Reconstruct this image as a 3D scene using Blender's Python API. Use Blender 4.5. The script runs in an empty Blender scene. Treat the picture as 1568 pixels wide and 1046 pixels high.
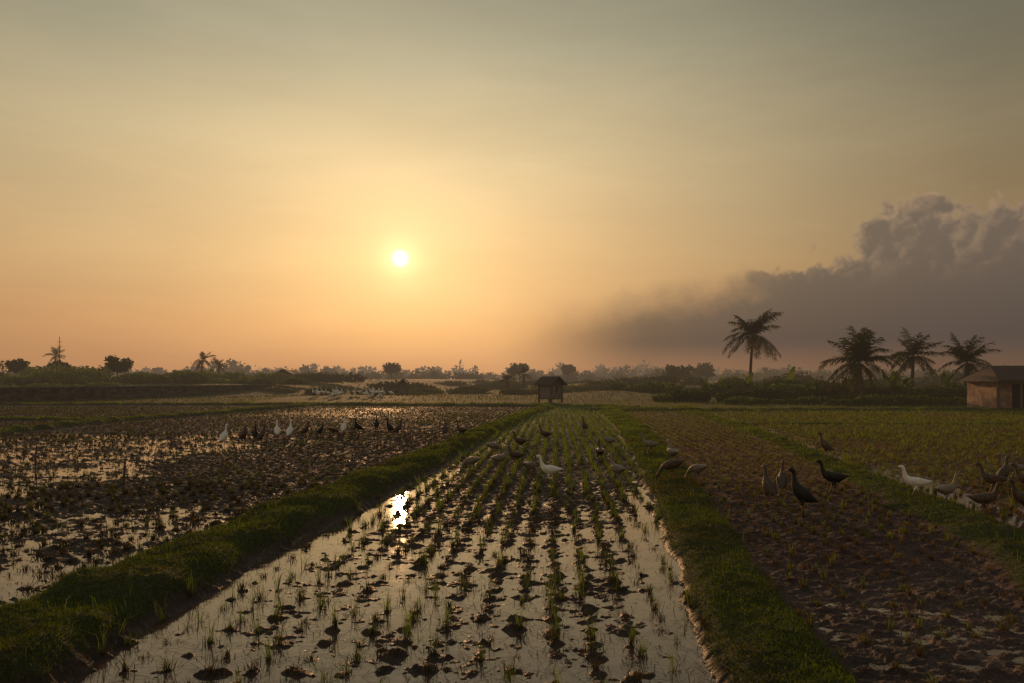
import bpy, math, random
import numpy as np
from mathutils import Vector, Matrix
rng=np.random.default_rng(7); random.seed(7)
scene=bpy.context.scene
scene.view_settings.view_transform='Standard'
scene.view_settings.look='None'
scene.view_settings.exposure=0

# ------------------------------------------------------------ noise helpers
def hash2(ix,iy,s):
    n=(ix*374761393+iy*668265263+s*974634777)&0x7fffffff
    n=((n^(n>>13))*1274126177)&0x7fffffff
    n=n^(n>>16)
    return (n&0xffff)/65535.0
def vnoise(x,y,s=0):
    fx=np.floor(x); fy=np.floor(y)
    ix=fx.astype(np.int64); iy=fy.astype(np.int64)
    tx=x-fx; ty=y-fy
    tx=tx*tx*(3-2*tx); ty=ty*ty*(3-2*ty)
    a=hash2(ix,iy,s); b=hash2(ix+1,iy,s); c=hash2(ix,iy+1,s); d=hash2(ix+1,iy+1,s)
    return ((a*(1-tx)+b*tx)*(1-ty)+(c*(1-tx)+d*tx)*ty)*2-1
def fbm(x,y,o=3,s=0):
    r=0; a=1.0; t=0
    for i in range(o):
        xr=x*2**i; yr=y*2**i; c_,s_=math.cos(.6*i),math.sin(.6*i)
        r=r+a*vnoise(xr*c_-yr*s_+i*17.3,xr*s_+yr*c_+i*9.1,s+i); t+=a; a*=0.55
    return r/t
def sstep(a,b,x):
    t=np.clip((x-a)/(b-a),0,1); return t*t*(3-2*t)

# ------------------------------------------------------------ field layout (metres)
def xL(y): return np.interp(y,[0,3.5,6.5,9,14,18,30,40,60],[-3.2,-3.1,-2.95,-2.5,-1.8,-1.3,0.3,1.9,4.0])
def xR(y): return np.interp(y,[0,3.84,5.3,9.5,15,24,36,60],[0.95,1.5,1.72,2.35,3.15,4.2,5.2,7.0])
def xF(y): return np.interp(y,[0,4.5,6.5,10,17.5,28,36,60],[2.9,4.1,4.95,5.6,7.0,8.5,9.5,12.5])
cross=[ ([(-17.2,4),(-16.3,21.7),(-16,28.6),(-13.2,45.5)],0.28,0.18),
        ([(-60,46),(-13.2,46),(1.9,44),(7,40)],0.5,0.20),
        ([(8.2,25.8),(45,25.0)],0.18,0.10),
        ([(4.5,37),(60,36.5)],0.5,0.2),
        ([(-16,28.6),(-40,30)],0.22,0.14)]
def pdist(x,y,pts):
    best=np.full(x.shape,1e9)
    for (ax,ay),(bx,by) in zip(pts[:-1],pts[1:]):
        dx,dy=bx-ax,by-ay
        t=np.clip(((x-ax)*dx+(y-ay)*dy)/(dx*dx+dy*dy),0,1)
        best=np.minimum(best,np.hypot(x-ax-t*dx,y-ay-t*dy))
    return best
RS=0.063
def terrain(x,y):
    x=np.asarray(x,float); y=np.asarray(y,float)
    w1=fbm(x*0.9,y*0.9,3,11)
    L=xL(y); R=xR(y); F=xF(y)
    inC=(x>L)&(x<=R); inR=(x>R)&(x<=F); inF=x>F; inL=x<=L
    base=np.zeros_like(x)
    bc=-0.008+0.034*sstep(7.5,15,y)+0.018*w1
    bc=bc-0.026*(1-sstep(0.35,1.0,x-L-0.42-0.15*w1))*(1-sstep(26,34,y))-0.026*(1-sstep(0.2,0.5,R-x-0.38))*(1-sstep(22,30,y))
    base=np.where(inC,bc,base)
    br=0.010+0.044*sstep(4.2,8.0,y+1.8*w1)+.008*w1
    base=np.where(inR,br,base)
    cw=np.interp(y,[4,8,14,22],[1.5,1.2,.8,.7])
    ch=sstep(0.22,0.42,x-F-0.12)*(1-sstep(cw,cw+.4,x-F-0.1-0.25*w1))
    bf=0.036-0.056*ch-0.03*np.clip(w1,0,1)*(y<22)
    base=np.where(inF,bf,base)
    mud=sstep(-7.8,-5.4,x+1.3*w1)*sstep(8.0,10.5,y+0.5*w1)
    mud=np.maximum(mud,sstep(21,24,y+2.5*w1)*(1-sstep(29.5,32.5,y+w1*2.5)))
    mud=np.maximum(mud,sstep(40,42,y))
    ll=-0.013+0.012*w1+0.036*mud
    ll=np.where(x<-16.5,0.016+0.02*w1,ll)
    base=np.where(inL,ll,base)
    # micro relief : trampled clods, streaked across the rows
    m=fbm(x*8.5,y*14.0,4,31)
    mfine=fbm(x*21.0,y*27.0,3,37)
    m2=fbm(x*2.4,y*5.6,3,51)
    u=(x-RS*y)/0.25+0.15*vnoise(x*3,y*3,61); v=y/0.22+0.25*vnoise(x*3+9,y*3,62)
    lat=np.clip(np.cos(2*np.pi*u)*0.5+np.cos(2*np.pi*v)*0.5,0,1)**1.2
    la=np.where(inC,0.024,np.where(inL,0.017,np.where(inR,0.014,0.016)))*(0.4+1.2*np.clip(0.5+vnoise(x*4.0,y*4.5,66),0,1))
    rl=np.where(inR,0.022,np.where(inF,.026,np.where(inC,0.034,.042)))
    z=base+rl*m+np.where(inR|inF,.020,.026)*mfine+np.where(inR,.014,np.where(inL,0.024,.014))*m2+la*lat*(1-0.6*sstep(18,40,y))
    wob=0.09*fbm(x*1.6,y*1.6,3,71)+.06*m
    g=np.zeros_like(x)
    def bund(d,hw,h,soft):
        nonlocal z,g
        k=1-sstep(hw-soft*0.5,hw+soft,d+wob)
        zz=h*(0.85+0.35*vnoise(x*2.3,y*2.3,5))+0.03*m
        z=z*(1-k)+np.maximum(z,zz)*k
        g=np.maximum(g,sstep(0.25,0.75,k))
    bund(np.abs(x-L)*0.98,0.34+0.06*(y<9),0.21,0.26)
    hwR=np.interp(y,[3,9,20,40],[0.27,0.30,0.42,0.6]); bund(np.abs(x-R)*0.98,hwR,0.12,0.18)
    hwF=np.interp(y,[3,7,12,30],[0.42,0.36,0.26,0.3]); bund(np.abs(x-F)*0.97,hwF,0.12,0.20)
    for pts,hw,h in cross: bund(pdist(x,y,pts),hw,h,0.2)
    f=sstep(44,50,y)
    hz=0.12+0.75*sstep(60,170,y)+0.12*fbm(x*0.08,y*0.08,3,91)
    hz=hz+0.9*np.exp(-((x-17)/14)**2-((y-105)/22)**2)+1.1*sstep(-24,-40,x-(y-50)*0.2)*sstep(58,80,y)
    hz=hz+0.5*np.exp(-((x-9)/5)**2-((y-66)/7)**2)
    hz=hz+0.30*np.exp(-((x+14)/6)**2-((y-60)/5)**2)
    z=z*(1-f)+hz*f
    g=np.maximum(g,f*0.9)
    fr=sstep(37,39,y)*sstep(4,6,x); z=z*(1-fr)+np.maximum(z,0.12)*fr; g=np.maximum(g,fr)
    n=fbm(x*1.3,y*1.3,3,101)[...,None]; nf=fbm(x*11,y*11,2,111)[...,None]
    def C(r,gg,b): return np.array([r,gg,b])
    col=np.broadcast_to(C(.044,.029,.022),x.shape+(3,)).copy()
    col[inL]=C(.050,.036,.029)
    yy=y[...,None]
    red=C(.060,.034,.031)*(1-sstep(8,13,yy))+C(.125,.060,.030)*sstep(8,13,yy)
    col=np.where(inR[...,None],red,col)
    col=np.where(inF[...,None],C(.105,.060,.028)+0*yy,col)
    gr=(sstep(12,26,yy)*0.75*(inC[...,None])+sstep(16,32,yy)*0.45*inR[...,None]+inF[...,None]*(0.1+0.5*sstep(16,30,yy)))
    gr=np.clip(gr+0.3*n*(gr>0.05),0,1)
    col=col*(1-gr)+C(.10,.112,.024)*gr
    # soil between rows is darker than on them
    rowc=(0.5+0.5*np.cos(2*np.pi*(x-RS*y)/0.25))[...,None]
    col=col*np.where((inR|inF)[...,None]&(yy>7),0.62+0.65*rowc,1.0)
    col=col*(1+0.45*n+0.45*nf)
    gg=g[...,None]
    gcol=(C(.042,.050,.014)*(1-sstep(36,60,yy))+C(.058,.064,.022)*sstep(36,60,yy))*(1+0.6*n)
    terr=0.5+0.5*np.sign(np.sin(y*0.35+x*0.03+2*fbm(x*0.05,y*0.05,2,7)))[...,None]
    gcol=np.where(yy>50,gcol*(0.75+0.5*terr),gcol)
    col=col*(1-gg)+gcol*gg
    return z,np.clip(col,0.004,1),g

# ------------------------------------------------------------ mesh helpers
def new_obj(name,mesh,loc=(0,0,0),parent=None,rot=0,scale=1):
    o=bpy.data.objects.new(name,mesh); scene.collection.objects.link(o)
    o.location=loc; o.rotation_euler=(0,0,rot); o.scale=(scale,)*3
    if parent: o.parent=parent
    return o
def np_mesh(name,V,F,col=None,mat=None,smooth=False):
    me=bpy.data.meshes.new(name); V=np.asarray(V,dtype=np.float32); F=np.asarray(F,dtype=np.int32)
    k=F.shape[1]
    me.vertices.add(len(V)); me.vertices.foreach_set('co',V.ravel())
    me.loops.add(F.size); me.loops.foreach_set('vertex_index',F.ravel())
    me.polygons.add(len(F))
    me.polygons.foreach_set('loop_start',np.arange(0,F.size,k,dtype=np.int32))
    me.polygons.foreach_set('loop_total',np.full(len(F),k,dtype=np.int32))
    if smooth: me.polygons.foreach_set('use_smooth',np.ones(len(F),dtype=bool))
    me.update(calc_edges=True)
    if col is not None:
        a=me.color_attributes.new('Col','FLOAT_COLOR','POINT')
        c=np.ones((len(V),4),dtype=np.float32); c[:,:3]=col
        a.data.foreach_set('color',c.ravel())
    if mat: me.materials.append(mat)
    return me

# ------------------------------------------------------------ materials
def mat_new(name):
    m=bpy.data.materials.new(name); m.use_nodes=True
    nt=m.node_tree; nt.nodes.clear()
    out=nt.nodes.new('ShaderNodeOutputMaterial')
    return m,nt,out
def N(nt,t,**kw):
    n=nt.nodes.new(t)
    for k,v in kw.items(): setattr(n,k,v)
    return n
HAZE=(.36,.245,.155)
def haze_emit_out(nt,shader,out,dist=1000.0):
    """haze painted as emission: a glow mixed into the surface, growing with world Y"""
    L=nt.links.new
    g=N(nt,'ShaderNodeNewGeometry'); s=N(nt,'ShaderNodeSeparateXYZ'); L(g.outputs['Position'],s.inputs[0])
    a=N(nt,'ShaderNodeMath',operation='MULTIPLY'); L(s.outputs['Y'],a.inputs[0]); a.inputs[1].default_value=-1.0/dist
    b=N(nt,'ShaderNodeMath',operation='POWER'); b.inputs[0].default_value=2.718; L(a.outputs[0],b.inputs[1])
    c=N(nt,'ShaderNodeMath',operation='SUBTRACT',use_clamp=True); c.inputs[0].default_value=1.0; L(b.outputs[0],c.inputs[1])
    e=N(nt,'ShaderNodeEmission'); e.inputs[0].default_value=(*HAZE,1)  # airlight put into the material as emission, no mist volume
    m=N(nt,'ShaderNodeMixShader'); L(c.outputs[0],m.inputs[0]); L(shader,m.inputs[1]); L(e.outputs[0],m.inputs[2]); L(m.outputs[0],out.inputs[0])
def nosample(m):
    try: m.cycles.emission_sampling='NONE'
    except Exception: pass
def mat_basic(name,c1,c2,scale=6,rough=0.85,bump=0.3,bscale=30,spec=0.3,stretch=(1,1,1)):
    m,nt,out=mat_new(name); L=nt.links.new
    tc=N(nt,'ShaderNodeTexCoord'); mp=N(nt,'ShaderNodeMapping'); mp.inputs['Scale'].default_value=stretch
    L(tc.outputs['Object'],mp.inputs['Vector'])
    no=N(nt,'ShaderNodeTexNoise'); no.inputs['Scale'].default_value=scale; no.inputs['Detail'].default_value=5
    L(mp.outputs[0],no.inputs['Vector'])
    r=N(nt,'ShaderNodeValToRGB'); r.color_ramp.elements[0].position=.35; r.color_ramp.elements[1].position=.65
    r.color_ramp.elements[0].color=(*c1,1); r.color_ramp.elements[1].color=(*c2,1)
    L(no.outputs['Fac'],r.inputs[0])
    nb=N(nt,'ShaderNodeTexNoise'); nb.inputs['Scale'].default_value=bscale; nb.inputs['Detail'].default_value=3
    L(mp.outputs[0],nb.inputs['Vector'])
    b=N(nt,'ShaderNodeBump'); b.inputs['Strength'].default_value=bump; b.inputs['Distance'].default_value=.02
    L(nb.outputs['Fac'],b.inputs['Height'])
    p=N(nt,'ShaderNodeBsdfPrincipled'); p.inputs['Roughness'].default_value=rough
    p.inputs['Specular IOR Level'].default_value=spec
    L(r.outputs[0],p.inputs['Base Color']); L(b.outputs[0],p.inputs['Normal']); haze_emit_out(nt,p.outputs[0],out); nosample(m)
    return m
def mat_leaf(name,trans=0.45,mul=1.0,rough=.6,dist=1000.):
    m,nt,out=mat_new(name); L=nt.links.new
    a=N(nt,'ShaderNodeAttribute',attribute_name='Col')
    sc=N(nt,'ShaderNodeVectorMath',operation='SCALE'); sc.inputs['Scale'].default_value=mul
    L(a.outputs['Color'],sc.inputs[0])
    d=N(nt,'ShaderNodeBsdfDiffuse')
    t=N(nt,'ShaderNodeBsdfTranslucent')
    tint=N(nt,'ShaderNodeVectorMath',operation='MULTIPLY'); tint.inputs[1].default_value=(1.5,1.5,.6)
    L(sc.outputs[0],d.inputs['Color']); L(sc.outputs[0],tint.inputs[0]); L(tint.outputs[0],t.inputs['Color'])
    mx=N(nt,'ShaderNodeMixShader'); mx.inputs[0].default_value=trans
    L(d.outputs[0],mx.inputs[1]); L(t.outputs[0],mx.inputs[2]); haze_emit_out(nt,mx.outputs[0],out,dist); nosample(m)
    return m
M_ground,nt,out=mat_new('ground_mud_grass'); L=nt.links.new; nosample(M_ground)
at=N(nt,'ShaderNodeAttribute',attribute_name='Col'); geo=N(nt,'ShaderNodeNewGeometry')
n1=N(nt,'ShaderNodeTexNoise'); n1.inputs['Scale'].default_value=45; n1.inputs['Detail'].default_value=4; n1.inputs['Roughness'].default_value=.65
L(geo.outputs['Position'],n1.inputs['Vector'])
mr=N(nt,'ShaderNodeMapRange'); mr.inputs['From Min'].default_value=.3; mr.inputs['From Max'].default_value=.7; mr.inputs['To Min'].default_value=.4; mr.inputs['To Max'].default_value=1.6
L(n1.outputs['Fac'],mr.inputs['Value'])
sc=N(nt,'ShaderNodeVectorMath',operation='SCALE'); L(at.outputs['Color'],sc.inputs[0]); L(mr.outputs[0],sc.inputs['Scale'])
sep=N(nt,'ShaderNodeSeparateXYZ'); L(geo.outputs['Position'],sep.inputs[0])
rr=N(nt,'ShaderNodeMapRange'); rr.inputs['From Min'].default_value=0.0; rr.inputs['From Max'].default_value=.045; rr.inputs['To Min'].default_value=.46; rr.inputs['To Max'].default_value=.9
L(sep.outputs['Z'],rr.inputs['Value'])
bp=N(nt,'ShaderNodeBump'); bp.inputs['Strength'].default_value=.9; bp.inputs['Distance'].default_value=.018
L(n1.outputs['Fac'],bp.inputs['Height'])
p=N(nt,'ShaderNodeBsdfPrincipled'); p.inputs['Specular IOR Level'].default_value=.28
L(sc.outputs[0],p.inputs['Base Color']); L(rr.outputs[0],p.inputs['Roughness']); L(bp.outputs[0],p.inputs['Normal']); haze_emit_out(nt,p.outputs[0],out)
M_water,nt,out=mat_new('paddy_water'); L=nt.links.new
geo=N(nt,'ShaderNodeNewGeometry')
n1=N(nt,'ShaderNodeTexNoise'); n1.inputs['Scale'].default_value=5; n1.inputs['Detail'].default_value=3
L(geo.outputs['Position'],n1.inputs['Vector'])
bp=N(nt,'ShaderNodeBump'); bp.inputs['Strength'].default_value=.12; bp.inputs['Distance'].default_value=.02
L(n1.outputs['Fac'],bp.inputs['Height'])
p=N(nt,'ShaderNodeBsdfPrincipled'); p.inputs['Base Color'].default_value=(.105,.066,.058,1); p.inputs['Roughness'].default_value=.045
p.inputs['IOR'].default_value=1.76
L(bp.outputs[0],p.inputs['Normal']); L(p.outputs[0],out.inputs[0])

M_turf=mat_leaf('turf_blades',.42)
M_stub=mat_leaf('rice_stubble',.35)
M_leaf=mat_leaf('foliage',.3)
M_far=mat_leaf('haze_tinted_foliage',.2,rough=1,dist=850.)
M_bark=mat_basic('bark',(.05,.04,.03),(.12,.09,.07),8,stretch=(1,1,6))
M_wood=mat_basic('weathered_wood',(.06,.045,.035),(.14,.11,.085),10,stretch=(8,8,1))
M_thatch=mat_basic('thatch',(.03,.024,.02),(.075,.06,.045),14,bump=.8,stretch=(6,1,1))
M_tile=mat_basic('roof_tiles',(.035,.026,.022),(.075,.05,.04),10,bump=.7)
M_plaster=mat_basic('old_plaster',(.15,.09,.07),(.36,.25,.19),3)
M_conc=mat_basic('stained_concrete',(.018,.015,.013),(.12,.10,.085),1.6,bump=.5,stretch=(1,1,2.5))
M_cope=mat_basic('weathered_coping',(.08,.07,.06),(.22,.19,.16),3)
M_dark=mat_basic('dark_opening',(.01,.008,.006),(.02,.016,.012),4)
M_board=mat_basic('pale_boards',(.10,.085,.07),(.24,.20,.17),5,stretch=(6,6,1))

# ------------------------------------------------------------ ground sheet
ys=np.concatenate([[-60,-25,-8,-2,0.5,1.5],np.exp(np.linspace(math.log(2.4),math.log(62),1120)),np.exp(np.linspace(math.log(64),math.log(4000),100))])
ts=np.linspace(-1.12,1.12,900)
wid=np.maximum(ys,3.0)+0.6; wid[:4]=[60,30,12,6]
X=ts[None,:]*wid[:,None]; Y=np.repeat(ys[:,None],len(ts),1)
Z,COL,G=terrain(X,Y)
Z=np.where(Y<2.0,np.minimum(Z,0.1),Z)
V=np.stack([X,Y,Z],-1).reshape(-1,3)
nr,nc=X.shape; I=np.arange(nr*nc).reshape(nr,nc)
F=np.stack([I[:-1,:-1],I[:-1,1:],I[1:,1:],I[1:,:-1]],-1).reshape(-1,4)
new_obj('ground',np_mesh('ground',V,F,COL.reshape(-1,3),M_ground,True))
wv=[(-75,-8,0),(75,-8,0),(75,46.5,0),(-75,46.5,0)]
new_obj('paddy_water',np_mesh('paddy_water',wv,[[0,1,2,3]],None,M_water))

# ------------------------------------------------------------ blades
def blades(P,h,w,lean,col,colvar=.3,simple=False):
    n=len(P); h=np.broadcast_to(h,(n,)); w=np.broadcast_to(w,(n,)); lean=np.broadcast_to(lean,(n,))
    a=rng.uniform(0,2*np.pi,n); b=rng.uniform(0,2*np.pi,n)
    side=np.stack([np.cos(a),np.sin(a),np.zeros(n)],-1)*(w/2)[:,None]
    ld=np.stack([np.cos(b),np.sin(b),np.zeros(n)],-1)
    up=np.array([0,0,1.])
    tip=P+up*(h*np.clip(1-lean*0.35,0.2,1))[:,None]+ld*(h*lean)[:,None]
    c=np.broadcast_to(col,(n,3))*(1+colvar*rng.uniform(-1,1,(n,1)))
    if simple:
        V=np.stack([P-side,P+side,tip],1).reshape(-1,3)
        F=np.arange(3*n).reshape(n,3); C=np.repeat(c,3,0)
        return V,F,C
    mid=P+up*(h*0.55)[:,None]+ld*(h*lean*0.28)[:,None]
    V=np.stack([P-side,P+side,mid-side*.8,mid+side*.8,tip],1).reshape(-1,3)
    o=(np.arange(n)*5)[:,None]
    F=np.concatenate([o+[0,1,3],o+[0,3,2],o+[2,3,4]],1).reshape(-1,3)
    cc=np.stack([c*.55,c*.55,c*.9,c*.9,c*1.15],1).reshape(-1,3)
    return V,F,cc
def join(parts):
    Vs,Fs,Cs=[],[],[]; o=0
    for v,f,c in parts:
        Vs.append(v); Fs.append(f+o); Cs.append(c); o+=len(v)
    return np.concatenate(Vs),np.concatenate(Fs),np.concatenate(Cs)

def scatter_bund(fx,hw,ya,yb,n,power=1.0):
    t=rng.uniform(0,1,n); y=np.exp(math.log(ya)+t*(math.log(yb)-math.log(ya)))
    x=fx(y)+rng.uniform(-1,1,n)*hw; return x,y
sets=[]
for fx,hw,n in((xL,.72,80000),(xR,.55,60000),(xF,.62,36000)):
    sets.append(scatter_bund(fx,hw,2.6,42,n))
for pts,hw,h in cross:
    for (ax,ay),(bx,by) in zip(pts[:-1],pts[1:]):
        ln=math.hypot(bx-ax,by-ay); n=int(ln*260); t=rng.uniform(0,1,n)
        dx,dy=(bx-ax)/ln,(by-ay)/ln; o=rng.uniform(-1,1,n)*(hw+.2)
        sets.append((ax+t*ln*dx-dy*o,ay+t*ln*dy+dx*o))
bx=np.concatenate([s[0] for s in sets]); by=np.concatenate([s[1] for s in sets])
bz,_,bg=terrain(bx,by)
k=(bg>rng.uniform(.15,.6,len(bx)))&(bz>.02)
bx,by,bz=bx[k],by[k],bz[k]
patch=fbm(bx*1.7,by*1.7,3,201)
sc_=np.clip(by/7.0,.8,5)
h=(.026+.026*rng.uniform(0,1,len(bx))**2+.024*np.clip(patch+.2,0,1))*sc_**.5
w=.0065*sc_**.95
base=np.array([.088,.118,.022])*(1+.75*patch[:,None])+np.array([.07,.03,.004])*np.clip(-patch,0,1)[:,None]
base*= (0.95+0.6*np.clip((by-6)/20,0,1))[:,None]
P=np.stack([bx,by,bz-.005],-1)
V1=blades(P,h,w,rng.uniform(.3,1.4,len(bx)),base,.45)
n=4200
wx,wy=[],[]
for fx,hw in((xL,.66),(xR,.5),(xF,.5)):
    a,b=scatter_bund(fx,hw,3,30,n//3); cl=fbm(a*3,b*3,2,222)>.12; wx.append(a[cl]); wy.append(b[cl])
wx=np.concatenate(wx); wy=np.concatenate(wy); wz,_,_=terrain(wx,wy)
V2=blades(np.stack([wx,wy,wz],-1),rng.uniform(.07,.18,len(wx)),.006*np.clip(wy/7,1,4),rng.uniform(.2,.9,len(wx)),np.array([.10,.14,.03]))
V_,F_,C_=join([V1,V2])
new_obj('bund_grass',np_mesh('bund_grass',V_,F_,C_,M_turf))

# rice stubble + seedlings
u0=np.arange(-208,200)*.25; v0=np.arange(13,200)*.22
U,W=np.meshgrid(u0,v0); U=U.ravel(); W=W.ravel()
jit=np.where(W<12,.026,.018)
U=U+rng.normal(0,1,U.size)*jit+.02*vnoise(U*.7,W*.5,88); W=W+rng.normal(0,.034,W.size)
TX=U+RS*W; TY=W
k=(np.abs(TX)<TY*.86+2)
TX,TY=TX[k],TY[k]
tz,_,tg=terrain(TX,TY)
k=(tg<.12)&(tz>-.075)
TX,TY,tz=TX[k],TY[k],tz[k]
Lx,Rx,Fx=xL(TY),xR(TY),xF(TY)
cen=(TX>Lx)&(TX<=Rx); red=(TX>Rx)&(TX<=Fx); rig=TX>Fx; lef=TX<=Lx
r=rng.uniform(0,1,len(TX)); ln_=fbm(TX*.45,TY*.45,3,301)
keep=np.where(cen,r<.95,np.where(red,r<np.where(TY<6,.7,.96),np.where(rig,r<.95,r<np.where((TY<11),.72+.3*ln_,.92))))
keep&=~(lef&(tz<-.03)&(r>.55))
keep&=~(cen&(TX-Lx<.8)&(r>.5))
keep&=~(rig&(tz<-.01)&(r>.4))
TX,TY,tz,cen,red,rig,lef,ln_=[a[keep] for a in(TX,TY,tz,cen,red,rig,lef,ln_)]
print('tufts',len(TX))
parts=[]
def tufts(sel,nb,hmin,hmax,wd,spread,lean,col,simple):
    if sel.sum()==0: return
    x=np.repeat(TX[sel],nb); y=np.repeat(TY[sel],nb); z=np.repeat(tz[sel],nb); n=len(x)
    cf=np.repeat(rng.uniform(.65,1.35,sel.sum()),nb); hf=np.repeat(rng.uniform(.5,1.4,sel.sum()),nb)
    rad=np.abs(rng.normal(0,spread,n))*np.repeat(rng.uniform(.6,1.4,sel.sum()),nb); a=rng.uniform(0,6.28,n)
    P=np.stack([x+rad*np.cos(a),y+rad*np.sin(a),np.maximum(z,-.03)-.006],-1)
    col_=np.array(col)[None,:]*cf[:,None]
    parts.append(blades(P,rng.uniform(hmin,hmax,n)*hf,wd*np.clip(y/6,.9,4.5),rng.uniform(*lean,n),col_,.35,simple))
near=TY<11; mid=(TY>=11)&(TY<22); far=TY>=22
gm=ln_+rng.normal(0,.28,len(ln_))
green=gm>np.where(TY<7,-.06,np.where(TY<12,-.32,-.7))
for sel,nb,simple in((near,28,False),(mid,12,True),(far,5,True)):
    tufts(sel&cen,nb,.03,.085,.0058,.034,(.1,1.2),(.068,.050,.026),simple)
    tufts(sel&lef,nb,.035,.10,.0075,.038,(.1,1.1),(.050,.038,.024),simple)
    tufts(sel&red,max(4,int(nb*.7)),.035,.085,.006,.028,(.1,.9),(.13,.080,.036),simple)
    tufts(sel&rig,nb,.04,.10,.0065,.028,(.1,.8),(.17,.11,.034),simple)
for sel,nb,simple in((near,15,False),(mid,13,True),(far,9,True)):
    tufts(sel&cen&green,nb,.10,.20,.0044,.020,(.05,.6),(.16,.215,.042),simple)
    tufts(sel&rig&(gm>-.45),nb,.07,.16,.0052,.019,(.05,.6),(.17,.205,.034),simple)
    tufts(sel&red&(gm>np.where(TY<7,.0,-.4)),nb,.06,.125,.0050,.019,(.1,.6),(.15,.17,.034),simple)
    tufts(sel&lef&(gm>.25),nb,.06,.13,.0045,.020,(.1,.6),(.10,.12,.030),simple)
n=12000
sy=np.exp(rng.uniform(math.log(3.2),math.log(14),n)); sx=rng.uniform(-.8,.9,n)*sy
sz,_,sg=terrain(sx,sy); k=(sg<.3); sx,sy,sz=sx[k],sy[k],np.maximum(sz[k],0)+.004
parts.append(blades(np.stack([sx,sy,sz],-1),rng.uniform(.03,.10,len(sx)),.005,rng.uniform(1.8,2.6,len(sx)),np.array([.085,.058,.036]),.5,True))
V_,F_,C_=join(parts)
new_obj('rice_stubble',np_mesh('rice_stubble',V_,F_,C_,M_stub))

n=52000
my=np.exp(rng.uniform(math.log(37),math.log(140),n)); mx=rng.uniform(-.85,.85,n)*my
k=((mx>5)|(my>46))&~((mx>-19)&(mx<-9)&(my>48)&(my<64)); mx,my=mx[k],my[k]; mz,_,_=terrain(mx,my)
pn=fbm(mx*.12,my*.2,3,401)
mc=(np.array([.105,.122,.032])*(1-.5*sstep(44,60,my))[:,None])*(1+.8*pn[:,None])
V_,F_,C_=blades(np.stack([mx,my,mz-.02],-1),rng.uniform(.12,.32,len(mx))*(1+.8*np.clip(pn,0,1)),.035*my/45,rng.uniform(.1,.7,len(mx)),mc,.3,True)
new_obj('meadow_grass',np_mesh('meadow_grass',V_,F_,C_,M_turf))

# ------------------------------------------------------------ lofts
def loft(path,nseg=12,flat=1.0,caps=True,sub=1):
    A=np.array([list(p)+([p[3]] if len(p)==4 else []) for p in path],float)
    if sub>1:
        m=len(A); out=[]
        for i in range(m-1):
            p0=A[max(i-1,0)];p1=A[i];p2=A[i+1];p3=A[min(i+2,m-1)]
            for s in range(sub):
                t=s/sub
                out.append(.5*((2*p1)+(-p0+p2)*t+(2*p0-5*p1+4*p2-p3)*t*t+(-p0+3*p1-3*p2+p3)*t**3))
        out.append(A[-1]); A=np.array(out); A[:,3:]=np.maximum(A[:,3:],.0008)
    m=len(A); C=A[:,:3]; T=np.gradient(C,axis=0); T/=np.linalg.norm(T,axis=1)[:,None]+1e-9
    vs=[]
    for i in range(m):
        t=T[i]; ref=np.array([0,1.,0]) if abs(t[1])<.9 else np.array([1.,0,0])
        up=np.cross(t,ref); up/=np.linalg.norm(up); sd=np.cross(up,t)
        for j in range(nseg):
            a=2*np.pi*j/nseg
            vs.append(C[i]+sd*math.cos(a)*A[i,3]+up*math.sin(a)*A[i,4])
    fs=[]
    for i in range(m-1):
        for j in range(nseg):
            a=i*nseg+j;b=i*nseg+(j+1)%nseg
            fs.append([a,b,b+nseg,a+nseg])
    if caps:
        fs.append(list(range(nseg))[::-1]); fs.append([(m-1)*nseg+j for j in range(nseg)])
    return [tuple(v) for v in vs],fs
class MB:
    def __init__(s): s.v=[];s.f=[];s.m=[]
    def add(s,vf,mi=0):
        o=len(s.v); s.v+=vf[0]; s.f+=[[i+o for i in f] for f in vf[1]]; s.m+=[mi]*len(vf[1])
    def box(s,c,d,mi=0,rz=0):
        x,y,z=[q/2 for q in d]; R=Matrix.Rotation(rz,3,'Z'); vs=[]
        for a in(-1,1):
            for b in(-1,1):
                for e in(-1,1): vs.append(tuple(R@Vector((a*x,b*y,e*z))+Vector(c)))
        s.add((vs,[[0,1,3,2],[4,6,7,5],[0,4,5,1],[2,3,7,6],[0,2,6,4],[1,5,7,3]]),mi)
    def mesh(s,name,mats,smooth=False):
        me=bpy.data.meshes.new(name); me.from_pydata(s.v,[],s.f)
        for q in mats: me.materials.append(q)
        me.polygons.foreach_set('material_index',s.m)
        if smooth: me.polygons.foreach_set('use_smooth',[True]*len(s.f))
        me.update(); return me
def gz(x,y): return float(terrain(np.array([x]),np.array([y]))[0][0])
def empty(name,loc,rot=0):
    o=bpy.data.objects.new(name,None); scene.collection.objects.link(o); o.location=loc; o.rotation_euler=(0,0,rot); o.empty_display_size=.3; return o

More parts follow.
